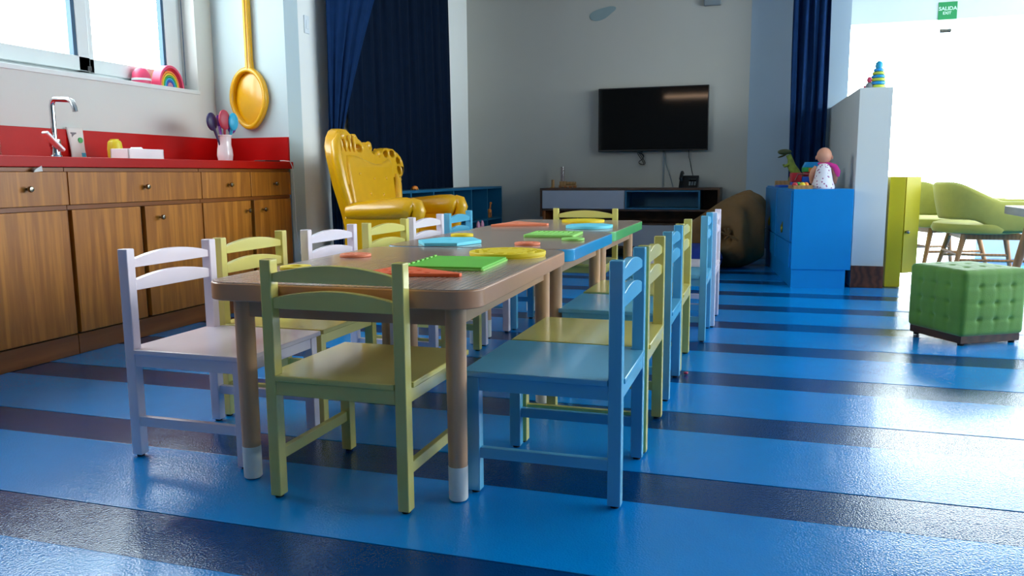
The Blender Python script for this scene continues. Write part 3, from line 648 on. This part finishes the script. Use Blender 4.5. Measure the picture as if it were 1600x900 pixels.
# ------------------------------------------------------------------ blue cabinet with toys on top
bc = thing('blue_cabinet', 'bright blue low cabinet standing against the white half wall', 'cabinet', (.193, 6.01, 0), R(6))
MB().box(0, .40, 0, 1.68, .134, .703, .002).build('body', 'cab_blue', bc)
MB().box(.005, .37, .008, 1.66, 0, .134).build('plinth', 'cab_blue', bc, 0)
for k in range(2):
    d = MB().box(-.014, 0, .02+.84*k, .82+.84*k, .330, .690, .002).build('drawer', 'cab_blue', bc)
    MB().tube([(-.02, .42+.84*k+.03*math.cos(2*PI*j/16), .40+.03*math.sin(2*PI*j/16)) for j in range(17)], .005, 8).box(-.018, -.012, .405+.84*k, .435+.84*k, .42, .45, .002).build('ring_pull', 'brass', d)
    MB().box(-.014, 0, .02+.84*k, .82+.84*k, .145, .320, .002).build('drawer', 'cab_blue', bc)
dl = thing('baby_doll', 'bald baby doll in a dotted white dress sitting with its back turned', 'doll', (.396, 6.22, .703), R(-5))
MB().sph((0, .01, .235), .052, (1, 1.05, 1.12), 22).sph((-.053, .012, .222), .012, (.6, 1, 1.3), 10).sph((.053, .012, .222), .012, (.6, 1, 1.3), 10).sph((0, .066, .225), .008, seg=8).build('head', 'skin', dl)
MB().cyl((0, .01, .165), (0, .01, .19), .018, seg=12).build('neck', 'skin', dl)
MB().lathe([(.078, .0), (.082, .012), (.066, .06), (.056, .11), (.050, .15), (.030, .176), (.018, .18)], seg=28).build('dress', 'dress', dl)
for s_ in (-1, 1):
    MB().tube([(s_*.048, .01, .155), (s_*.072, .015, .125), (s_*.082, .02, .09), (s_*.080, .04, .055)], [.018, .019, .018, .014], 12).sph((s_*.079, .046, .046), .014, seg=10).build('arm', 'skin', dl)
    MB().tube([(s_*.035, .04, .025), (s_*.05, .10, .026), (s_*.055, .15, .022)], [.024, .024, .017], 12).sph((s_*.056, .165, .03), .017, (.9, .9, 1.5), 10).build('leg', 'skin', dl)
MB().tube([(-.04, -.005, .178), (0, -.012, .182), (.04, -.005, .176), (.075, .0, .155), (.095, -.005, .12), (.10, -.01, .085)], [.006, .008, .012, .020, .020, .008], 8).build('sash', 'pink', dl)
tr = thing('toy_tray', 'wooden tray of coloured blocks beside the doll', 'toy tray', (.232, 6.20, .703), R(6))
MB().box(-.055, .075, -.14, .14, 0, .006).build('tray_base', 'lightwood', tr, 0)
for a, b, c, d_ in ((-.055, -.047, -.14, .14), (.067, .075, -.14, .14), (-.047, .067, -.14, -.132), (-.047, .067, .132, .14)): MB().box(a, b, c, d_, .006, .026).build('tray_side', 'lightwood', tr, 0)
i = 0
for mt, lab, x, y_ in (('toy_red', 'small red ball in the wooden toy tray', -.03, -.10), ('toy_green', 'small green ball in the wooden toy tray', -.005, -.06), ('toy_yellow', 'small yellow ball in the wooden toy tray', .02, -.10),
                       ('toy_orange', 'small orange ball in the wooden toy tray', .045, -.06), ('toy_blue', 'small blue ball in the wooden toy tray', -.03, -.02), ('dino_dark', 'small brown ball in the wooden toy tray', .02, -.02)):
    o = MB().sph((.232+x, 6.20+y_, .709+.021), .021, seg=14).build('toy_ball', mt); tag(o, lab, 'ball', 'coloured balls in the toy tray')
tk = thing('toy_truck', 'red toy truck with a wire frame behind the tray', 'toy', (.235, 6.50, .703), R(6))
MB().box(-.05, .10, -.05, .05, .02, .045, .004).build('chassis', 'toy_blue', tk)
MB().box(-.055, .02, -.055, .055, .045, .115, .006).build('cabin', 'toy_red', tk)
MB().box(.02, .10, -.05, .05, .045, .085, .004).build('bed', 'toy_blue', tk)
MB().tube([(-.03, -.06, .06), (-.01, -.06, .105), (.09, -.06, .105), (.11, -.06, .05)], .003, 6).build('handle', 'steel', tk)
for a in (-.025, .075):
    for b in (-1, 1): MB().cyl((a, b*.052, .02), (a, b*.066, .02), .020, seg=16).build('wheel', 'black', tk)
st = thing('toy_house', 'small blue roofed toy house on green base behind the truck', 'toy', (.335, 6.62, .703), R(6))
MB().box(-.06, .06, -.05, .05, 0, .12, .004).build('walls', 'toy_red', st)
MB().box(-.065, .065, -.055, .055, .12, .155, .004).build('green_band', 'toy_green', st)
MB().box(-.03, .03, -.058, -.05, .12, .15, .003).build('sign', 'toy_orange', st)
MB().poly([(-.065, .155), (.065, .155), (.045, .195), (-.045, .195)], -.05, .05, .003, face_my(0, 0, 0)).build('roof', 'toy_sky', st)
dn = thing('toy_dinosaur', 'green toy dinosaur with an open jaw behind the toys', 'toy', (.19, 6.74, .703), R(172))
MB().tube([(-.12, 0, .03), (-.08, 0, .07), (-.03, 0, .12), (.0, 0, .17), (.01, 0, .22), (.025, 0, .255)], [.006, .018, .036, .032, .020, .020], 14).build('body', 'dino', dn)
MB().sph((.055, 0, .278), .030, (1.8, .85, .75), 14).build('head', 'dino_dark', dn)
MB().sph((.072, 0, .246), .020, (1.8, .9, .35), 12, Matrix.Rotation(R(20), 3, 'Y')).build('jaw', 'dino_dark', dn)
for s_ in (-1, 1):
    MB().tube([(-.03, s_*.03, .11), (-.005, s_*.04, .06), (-.03, s_*.04, .02), (.0, s_*.04, .008)], [.026, .022, .014, .012], 10).build('leg', 'dino', dn)
    MB().tube([(.015, s_*.025, .18), (.05, s_*.03, .165), (.06, s_*.03, .18)], [.012, .009, .006], 8).build('arm', 'dino', dn)
bt_ = thing('blue_tray', 'flat blue tray with wooden rim at the cabinet edge', 'tray', (.135, 6.93, .703), R(6))
MB().box(-.045, .07, -.12, .12, 0, .016, .003).build('tray_base', 'toy_blue', bt_)
MB().box(-.045, .07, .12, .16, 0, .05, .003).build('wooden_end', 'lightwood', bt_)

# toys on the divider
rg = thing('ring_stacker', 'blue and lime ring stacking toy on top of the half wall', 'toy', (.735, 6.30, 1.40))
z = .0
for k, (mt, r_, h) in enumerate((('toy_lime', .052, .028), ('toy_sky', .052, .024), ('toy_lime', .050, .022), ('toy_sky', .047, .022), ('toy_lime', .042, .022), ('toy_sky', .035, .022))):
    MB().lathe([(r_*.7, z), (r_*.93, z+h*.1), (r_, z+h*.5), (r_*.93, z+h*.9), (r_*.7, z+h)], seg=22).build('ring', mt, rg); z += h
MB().lathe([(.022, z), (.026, z+.02), (.022, z+.04), (.010, z+.052), (0, z+.054)], seg=18).build('knob_top', 'toy_cyan', rg)
fg = thing('toy_figure', 'tiny toy figure with a pink head on the half wall', 'toy', (.675, 6.28, 1.40))
MB().lathe([(.026, 0), (.030, .01), (.020, .035), (.010, .045), (0, .046)]).build('skirt', 'conduit', fg)
MB().sph((0, 0, .063), .017, (1, 1, 1.3), 14).build('head', 'rose', fg)
for s_ in (-1, 1): MB().sph((s_*.027, -.005, .012), .012, seg=10).build('foot', 'rose', fg)
hk = tag(MB().lathe([(.014, 0), (.016, .006), (.010, .016), (0, .018)]).build('coat_knob', 'rose'), 'small pink knob on the bright side face of the half wall', 'knob')
hk.location = (.8165, 6.32, 1.11); hk.rotation_euler = (0, R(90), R(2))

# ------------------------------------------------------------------ yellow cabinet with its door ajar
yc = thing('yellow_cabinet', 'narrow yellow cabinet with its door ajar beyond the half wall', 'cabinet', (.842, 6.235, 0), R(2))
MB().box(0, .10, 0, .40, 0, .785, .002).build('body', 'cab_yellow', yc)
d = MB().box(0, .14, -.010, .010, .10, .785, .002).build('door', 'cab_yellow', yc); d.location = (.104, .02, 0); d.rotation_euler = (0, 0, R(38))
MB().sph((.02, -.026, .395), .014, seg=12).cyl((.02, -.03, .395), (.02, 0, .395), .006, seg=10).build('knob', 'steel', d)

# ------------------------------------------------------------------ green tufted ottoman
ot = thing('ottoman', 'green tufted cube ottoman on a dark wooden base', 'ottoman', (.90, 4.14, 0), R(31))
SZ = .36
def tuft(u, v, n=4):
    # depth of buttons and seams on a face, u v in 0..1
    fu, fv = (u*n) % 1, (v*n) % 1
    s_ = min(fu, 1-fu); t_ = min(fv, 1-fv)
    seam = math.exp(-(s_/.10)**2)*.5+math.exp(-(t_/.10)**2)*.5
    btn = math.exp(-(s_*s_+t_*t_)/.02)
    edge = min(1, min(u, 1-u)*9)*min(1, min(v, 1-v)*9)
    return -(.0035*seam+.009*btn)*edge
def ott():
    m = MB(); n = 40
    def faces():
        z0, z1 = .045, .362
        def rnd(u): return u
        yield lambda u, v: ((u*SZ, 0, z0+v*(z1-z0)), (0, -1, 0))
        yield lambda u, v: ((0, (1-u)*SZ, z0+v*(z1-z0)), (-1, 0, 0))
        yield lambda u, v: ((SZ, u*SZ, z0+v*(z1-z0)), (1, 0, 0))
        yield lambda u, v: (((1-u)*SZ, SZ, z0+v*(z1-z0)), (0, 1, 0))
        yield lambda u, v: ((u*SZ, v*SZ, z1), (0, 0, 1))
        yield lambda u, v: ((u*SZ, (1-v)*SZ, z0), (0, 0, -1))
    c = Vector((SZ/2, SZ/2, .2035)); hf = Vector((SZ/2, SZ/2, .1585)); rr = .022
    for i, fc_ in enumerate(faces()):
        def fn(u, v):
            p, nn = fc_(u, v); p = Vector(p); nn = Vector(nn)
            q = p-c; core = Vector([max(-h+rr, min(h-rr, a)) for a, h in zip(q, hf)])
            d = q-core
            if d.length > 1e-9: q = core+d.normalized()*rr
            bul = .010*math.sin(u*PI)*math.sin(v*PI) if i != 5 else 0
            return c+q+nn*(bul+(tuft(u, v) if i != 5 else 0))
        m.grid(fn, n, n)
    return m
om = ott(); bmesh.ops.remove_doubles(om.bm, verts=om.bm.verts, dist=1e-4); om.build('upholstery', 'green_fabric', ot, smooth=3.2)
MB().box(.012, SZ-.012, .012, SZ-.012, .012, .048, .002).build('wooden_base', 'dark_wood', ot)
for a in (.035, SZ-.035):
    for b in (.035, SZ-.035): MB().cyl((a, b, 0), (a, b, .014), .014, .016, 12).build('foot', 'rubber', ot)

# ------------------------------------------------------------------ tub chairs and the low table
def tub(label, loc, rz):
    t = thing('tub_chair', label, 'chair', loc, rz, 'green tub chairs by the glazing')
    # local +X is forward; the shell wraps from one arm over the back to the other arm
    def path(u):
        a = u*2-1                                   # -1 .. 1
        s = abs(a); sg = 1 if a > 0 else -1
        if s < .45:
            th = s/.45*PI/2; return Vector((-.27*math.cos(th)+.0, sg*.27*math.sin(th), 0)), s
        return Vector(((s-.45)/.55*.36, sg*(.27+.01*(s-.45)), 0)), s
    def top(s):
        k = min(1, max(0, (s-.18)/.36)); k = k*k*(3-2*k); return .745*(1-k)+.615*k
    def shell(u, v):
        # v runs over outside bottom -> outside top -> inside top -> inside bottom
        p, s = path(u); n = Vector((-math.cos(min(1, s/.45)*PI/2), (1 if u > .5 else -1)*math.sin(min(1, s/.45)*PI/2), 0))
        T = top(s); lean = Vector((-.05, 0, 0))*(1-min(1, s/.6))
        k0 = min(1, max(0, (s-.30)/.22)); z0 = .40+.085*(1-k0*k0*(3-2*k0))
        prof = [(0, z0+.012), (.004, z0), (.012, z0+.04), (.02, (z0+T)/2), (.022, T-.03), (.012, T-.008), (-.006, T), (-.022, T-.008), (-.03, T-.03), (-.028, (z0+T)/2), (-.022, z0+.03), (-.012, z0+.004), (0, z0+.012)]
        k = v*(len(prof)-1); i = min(int(k), len(prof)-2); f_ = k-i
        o_, z = prof[i][0]*(1-f_)+prof[i+1][0]*f_, prof[i][1]*(1-f_)+prof[i+1][1]*f_
        q = p+n*o_+lean*((z-.40)/.345); q.z = z; return q
    m = MB().grid(shell, 48, 24)
    for u in (0, 1):
        p, s = path(u); m.sph((p.x, p.y-(0.004 if u else -.004), (.40+top(1))/2), .026, (.5, 1, (top(1)-.40)/2/.026), 14)
    m.build('shell', 'tub_fabric', t, smooth=3.2)
    MB().lathe([(.25, .385), (.285, .392), (.297, .42), (.285, .452), (.25, .462), (0, .466)], (-.035, 0, 0), 32).build('seat_cushion', 'tub_fabric', t)
    for sx_, sy_ in ((-1, -1), (-1, 1), (1, -1), (1, 1)):
        MB().cyl((.02+sx_*.27, sy_*.25, 0), (.02+sx_*.18, sy_*.19, .385), .013, .021, 12).build('leg', 'beech', t)
    MB().box(-.17, .21, -.205, -.175, .345, .385, .003).box(-.17, .21, .175, .205, .345, .385, .003).box(-.17, -.14, -.2, .2, .345, .385, .003).box(.18, .21, -.2, .2, .345, .385, .003).build('seat_frame', 'beech', t)
    MB().cyl((-.21, -.215, .20), (.25, -.215, .20), .010, seg=10).cyl((-.21, .215, .20), (.25, .215, .20), .010, seg=10).cyl((-.20, -.215, .24), (-.20, .215, .24), .010, seg=10).build('stretcher', 'beech', t)
    return t
tc = tub('green tub chair standing side on beside the grey table', (1.50, 6.50, 0), R(2))
dup(tc, (1.33, 7.15, 0), R(20), 'green tub chair half hidden behind the yellow cabinet door')
tt = thing('side_table', 'grey topped table with slanted wooden legs beside the tub chair', 'table', (1.93, 5.62, 0))
MB().poly(rrect(-.45, .45, -.33, .33, .06), .545, .598, .006).build('table_top', 'grey_top', tt)
for a in (-1, 1):
    for b in (-1, 1): MB().cyl((a*.40, b*.28, 0), (a*.30, b*.22, .545), .020, .032, 12).build('leg', 'beech', tt)
MB().box(-.32, .32, -.24, .24, .505, .545, .003).build('apron', 'beech', tt)

# exit sign on the lintel
sg = thing('exit_sign', 'green square exit sign on the white lintel over the glazing', 'sign', (1.545, 8.50, 2.285))
MB().box(-.078, .078, -.008, 0, -.078, .078, .002).build('plate', 'exit_green', sg)
MB().text('SALIDA', .046, face_my(0, -.0085, .018)).build('lettering', 'exit_white', sg, 0)
MB().text('EXIT', .034, face_my(-.005, -.0085, -.022)).build('lettering', 'exit_white', sg, 0)

# ------------------------------------------------------------------ the three tables
def table(label, y0, y1, xc, rz, band, w=.755):
    t = thing('play_table', label, 'table', (xc, y0, 0), rz, 'low play tables pushed end to end')
    L = y1-y0; h = w/2
    MB().poly(rrect(-h, h, 0, L, .075, 8), .503, .549, .004).build('edge_band', band, t)
    MB().poly(rrect(-h+.004, h-.004, .004, L-.004, .071, 8), .5485, .551, 0).build('laminate_top', 'laminate', t)
    ins = .078
    for a in (-1, 1): MB().box(a*(h-ins)-.011, a*(h-ins)+.011, ins, L-ins, .452, .503).build('apron', wood_y, t, 0)
    for b in (ins, L-ins): MB().box(-h+ins, h-ins, b-.011, b+.011, .452, .503).build('apron', 'table_rail', t, 0)
    for a in (-1, 1):
        for b in (ins, L-ins):
            lg = MB().cyl((a*(h-ins), b, .085), (a*(h-ins), b, .503), .0245, .0265, 24).build('leg', 'table_wood', t)
            MB().lathe([(.0225, .003), (.0245, .006), (.0252, .09), (.0245, .092)], (a*(h-ins), b, 0), 24).build('sleeve', 'sleeve', lg)
            MB().cyl((a*(h-ins), b, 0), (a*(h-ins), b, .004), .019, seg=16).build('glide', 'rubber', lg)
    return t
wood_y = wood('table_rail_long', '#cda07c', '#b88a64', (10, 1.0, 10), .42, 3.)
table('low play table with a tan rounded edge at the front', 1.722, 2.779, -1.015, R(1.6), 'band_tan')
table('low play table with a bright blue edge between the other two', 2.797, 3.683, -1.035, R(0), 'band_blue', .75)
table('low play table with a green edge at the far end', 3.690, 4.655, -1.035, R(0), 'band_green', .74)

# flat foam shapes on the tables
ZT = .551
def shape(name, label, cat, loops, mt, x, y_, rz=0, th=.010, extra=None):
    o = MB().plate(loops, th, .0025, Matrix.Translation((0, 0, th/2))).build(name, mt)
    o.location = (x, y_, ZT); o.rotation_euler = (0, 0, rz); return tag(o, label, cat, 'flat coloured shapes on the tables')
def grid_holes(x0, x1, y0, y1, n, m, gap): 
    out = []; dx = (x1-x0)/n; dy = (y1-y0)/m
    for i in range(n):
        for j in range(m):
            a, b = x0+i*dx+gap/2, y0+j*dy+gap/2; out.append([(a, b), (a, b+dy-gap), (a+dx-gap, b+dy-gap), (a+dx-gap, b)])
    return out
def arcs(n, radii, g=.006):
    out = []
    for r0, r1 in radii:
        for k in range(n):
            a0 = 2*PI*k/n+g/r0; a1 = 2*PI*(k+1)/n-g/r0
            out.append([(r1*math.cos(a0+(a1-a0)*j/6), r1*math.sin(a0+(a1-a0)*j/6)) for j in range(7)]+[(r0*math.cos(a1-(a1-a0)*j/6), r0*math.sin(a1-(a1-a0)*j/6)) for j in range(7)])
    return out
ds = thing('yellow_disc', 'large ridged yellow disc on the tan edged table', 'disc', (-.815, 2.535, ZT), 0, 'flat coloured shapes on the tables')
MB().plate([circ(0, 0, .128, 48)]+arcs(14, [(.098, .113), (.070, .085)]), .014, .003, Matrix.Translation((0, 0, .010))).build('slotted_plate', 'puz_yellow', ds)
MB().lathe([(.126, 0), (.126, .004), (0, .004)], seg=40).build('base_plate', 'puz_yellow', ds)
sq = thing('green_square', 'bright green square board on the tan edged table', 'board', (-.875, 2.235, ZT), R(4), 'flat coloured shapes on the tables')
MB().plate([rrect(-.115, .115, -.145, .145, .008, 3)], .010, .002, Matrix.Translation((0, 0, .007))).build('board', 'puz_green', sq)
MB().plate([rrect(-.119, .119, -.149, .149, .01, 3)], .006, .001, Matrix.Translation((0, 0, .003))).build('rim', 'puz_pale_green', sq)
ri = MB()
for k in range(7): ri.box(-.118, -.112, -.13+k*.04, -.11+k*.04, .006, .016)
ri.build('teeth', 'puz_pale_green', sq, 0)
tri = [(-.14, -.06), (.14, -.03), (-.07, .14)]
shape('orange_triangle', 'orange triangle with small cut outs before the green square', 'triangle', [[(-.135, -.085), (.13, .005), (.128, .022), (-.115, .118), (-.13, .11)]]+[circ(-.10+.045*k, .0+.02*math.sin(k*2), .009, 10) for k in range(4)]+[circ(-.09+.04*k, .045-.008*k, .008, 10) for k in range(3)]+[circ(-.10+.035*k, -.04+.010*k, .008, 10) for k in range(3)], 'puz_orange', -.895, 1.975, R(-8))
shape('salmon_ring', 'small salmon ring with holes on the tan edged table', 'ring', [circ(0, 0, .052, 32)]+arcs(6, [(.022, .038)], .004), 'puz_salmon', -1.305, 2.39, 0)
shape('yellow_piece', 'small yellow piece on the tan edged table behind the yellow chair back', 'disc', [circ(0, 0, .045, 28), circ(0, 0, .02, 16)], 'puz_yellow', -1.300, 2.02)
hx = [(.125*math.cos(R(60*k+10)), .165*math.sin(R(60*k+10))) for k in range(6)]
shape('cyan_hexagon', 'pale blue hexagon board on the blue edged table', 'hexagon', [hx]+[circ(0, .0, .012, 12)], 'puz_cyan', -1.19, 2.95, R(0), .014)
shape('yellow_disc', 'small yellow disc on the blue edged table', 'disc', [circ(0, 0, .05, 28)], 'puz_yellow', -1.27, 3.295, 0, .012)
shape('salmon_ring', 'small salmon ring in the middle of the blue edged table', 'ring', [circ(0, 0, .050, 32)]+arcs(6, [(.022, .036)], .004), 'puz_salmon', -.868, 2.95, .3)
shape('green_comb', 'pale green slotted comb board on the blue edged table', 'board', [rrect(-.11, .11, -.13, .13, .012, 3)]+[[(-.095+.023*k, -.05), (-.095+.023*k, .11), (-.083+.023*k, .11), (-.083+.023*k, -.05)] for k in range(8)], 'puz_pale_green', -.885, 3.425, R(3), .012)
shape('green_disc', 'small pale green disc at the corner of the slotted board', 'disc', [circ(0, 0, .047, 28)], 'puz_pale_green', -.745, 3.195, 0, .010)
shape('orange_triangle', 'salmon triangle board on the green edged table', 'triangle', [[(-.13, -.15), (.125, .0), (.125, .03), (-.10, .17), (-.12, .16)]]+[circ(-.05, .0, .015, 12)], 'puz_salmon', -1.215, 4.08, R(-5), .012)
shape('yellow_disc', 'wide yellow disc at the far end of the green edged table', 'disc', [circ(0, 0, .12, 40)], 'puz_yellow', -.975, 4.43, 0, .014)
shape('cyan_octagon', 'pale blue octagon board on the green edged table', 'octagon', [[(.118*math.cos(R(45*k+22)), .14*math.sin(R(45*k+22))) for k in range(8)]]+[circ(0, 0, .012, 12)], 'puz_cyan', -.838, 3.955, 0, .016)

# ------------------------------------------------------------------ the chairs
GROUP = 'small wooden chairs around the tables'
def arch_rail(w, zb, ze, zt, y0, y1):
    n = 14; top = [(-w/2+w*k/n, ze+(zt-ze)*math.sin(PI*k/n)**.9) for k in range(n+1)]
    return MB().poly([(w/2, zb), *reversed(top), (-w/2, zb)] if False else [(-w/2, zb), (w/2, zb)]+list(reversed(top)), y0, y1, .002, Matrix(((1, 0, 0, 0), (0, 0, 1, 0), (0, 1, 0, 0), (0, 0, 0, 1))))
def make_chair(kind, label):
    t = thing('child_chair', label, 'chair', (0, 0, 0), 0, GROUP)
    mt = 'chair_'+kind; h = .195; lw = .031; ld = .034
    for s_ in (-1, 1):
        x0, x1 = sorted((s_*h, s_*(h-lw)))
        p = MB().box(x0, x1, -.20, -.20+ld, .006, .617, .0035).build('rear_leg', mt, t)
        MB().cyl((s_*(h-lw/2), -.183, 0), (s_*(h-lw/2), -.183, .008), .011, seg=12).build('glide', 'rubber', p)
        p = MB().box(x0, x1, .20-ld, .20, .006, .310, .003).build('front_leg', mt, t)
        MB().cyl((s_*(h-lw/2), .183, 0), (s_*(h-lw/2), .183, .008), .011, seg=12).build('glide', 'rubber', p)
        xa, xb = sorted((s_*(h-.004), s_*(h-.022)))
        MB().box(xa, xb, -.168, .168, .274, .310, .002).build('side_apron', mt, t)
        MB().box(xa, xb, -.168, .168, .095, .124, .002).build('stretcher', mt, t)
    for ya, yb in ((-.198, -.180), (.178, .196)): MB().box(-h+lw, h-lw, ya, yb, .274, .310, .002).build('end_apron', mt, t)
    MB().poly([(-h+lw+.0005, -.203), (h-lw-.0005, -.203), (h-lw-.0005, -.165), (h+.004, -.165), (h+.004, .212), (-h-.004, .212), (-h-.004, -.165), (-h+lw+.0005, -.165)], .310, .326, .003).build('seat', mt, t)
    arch_rail(2*(h-lw), .561, .583, .605, -.193, -.173).build('back_rail', mt, t)
    arch_rail(2*(h-lw), .494, .522, .542, -.193, -.173).build('back_rail', mt, t)
    return t
protos = {}
def chair(kind, x, y_, rz, label):
    if kind in protos: return dup(protos[kind], (x, y_, 0), rz, label, GROUP)
    c = make_chair(kind, label); protos[kind] = c; c.location = (x, y_, 0); c.rotation_euler = (0, 0, rz); return c
chair('yellow', -.992, 1.882, R(0), 'yellow wooden child chair at the tan table end, its back to the viewer')
chair('pink', -1.563, 2.026, R(-90), 'lilac wooden chair on the cabinet side, first in its row beside the tan table')
chair('yellow', -1.563, 2.442, R(-90), 'yellow wooden chair on the cabinet side, second in its row after the first lilac one')
chair('pink', -1.49, 2.86, R(-90), 'pale lilac wooden chair on the cabinet side between two yellow chairs')
chair('yellow', -1.455, 3.29, R(-92), 'yellow wooden chair on the cabinet side in front of the yellow armchair')
chair('pink', -1.455, 3.75, R(-90), 'pale lilac wooden chair on the cabinet side between a yellow and a blue chair')
chair('blue', -1.44, 4.17, R(-88), 'light blue wooden chair on the cabinet side, last in its row')
chair('blue', -.512, 2.055, R(90), 'light blue wooden chair on the open floor side, first and largest in its row')
chair('yellow', -.507, 2.465, R(90), 'yellow wooden chair on the open floor side directly behind the first blue one')
chair('blue', -.505, 3.04, R(90), 'light blue wooden chair on the open floor side between two yellow chairs')
chair('yellow', -.508, 3.485, R(90), 'yellow wooden chair mostly hidden behind the second blue chair of the open floor row')
chair('blue', -.455, 4.13, R(90), 'light blue wooden chair on the open floor side just before the last lilac one')
chair('pink', -.435, 4.53, R(90), 'lilac wooden chair ending the open floor row, near the brown bean bag')
chair('yellow', -1.02, 4.515, R(180), 'yellow wooden chair at the green table end, facing the viewer')
tag(MB().sph((-.285, 3.27, .006), .006, (1.6, 1, 1), 10).build('red_bead', 'rose'), 'tiny red bead on the floor beside a blue chair leg', 'bead')
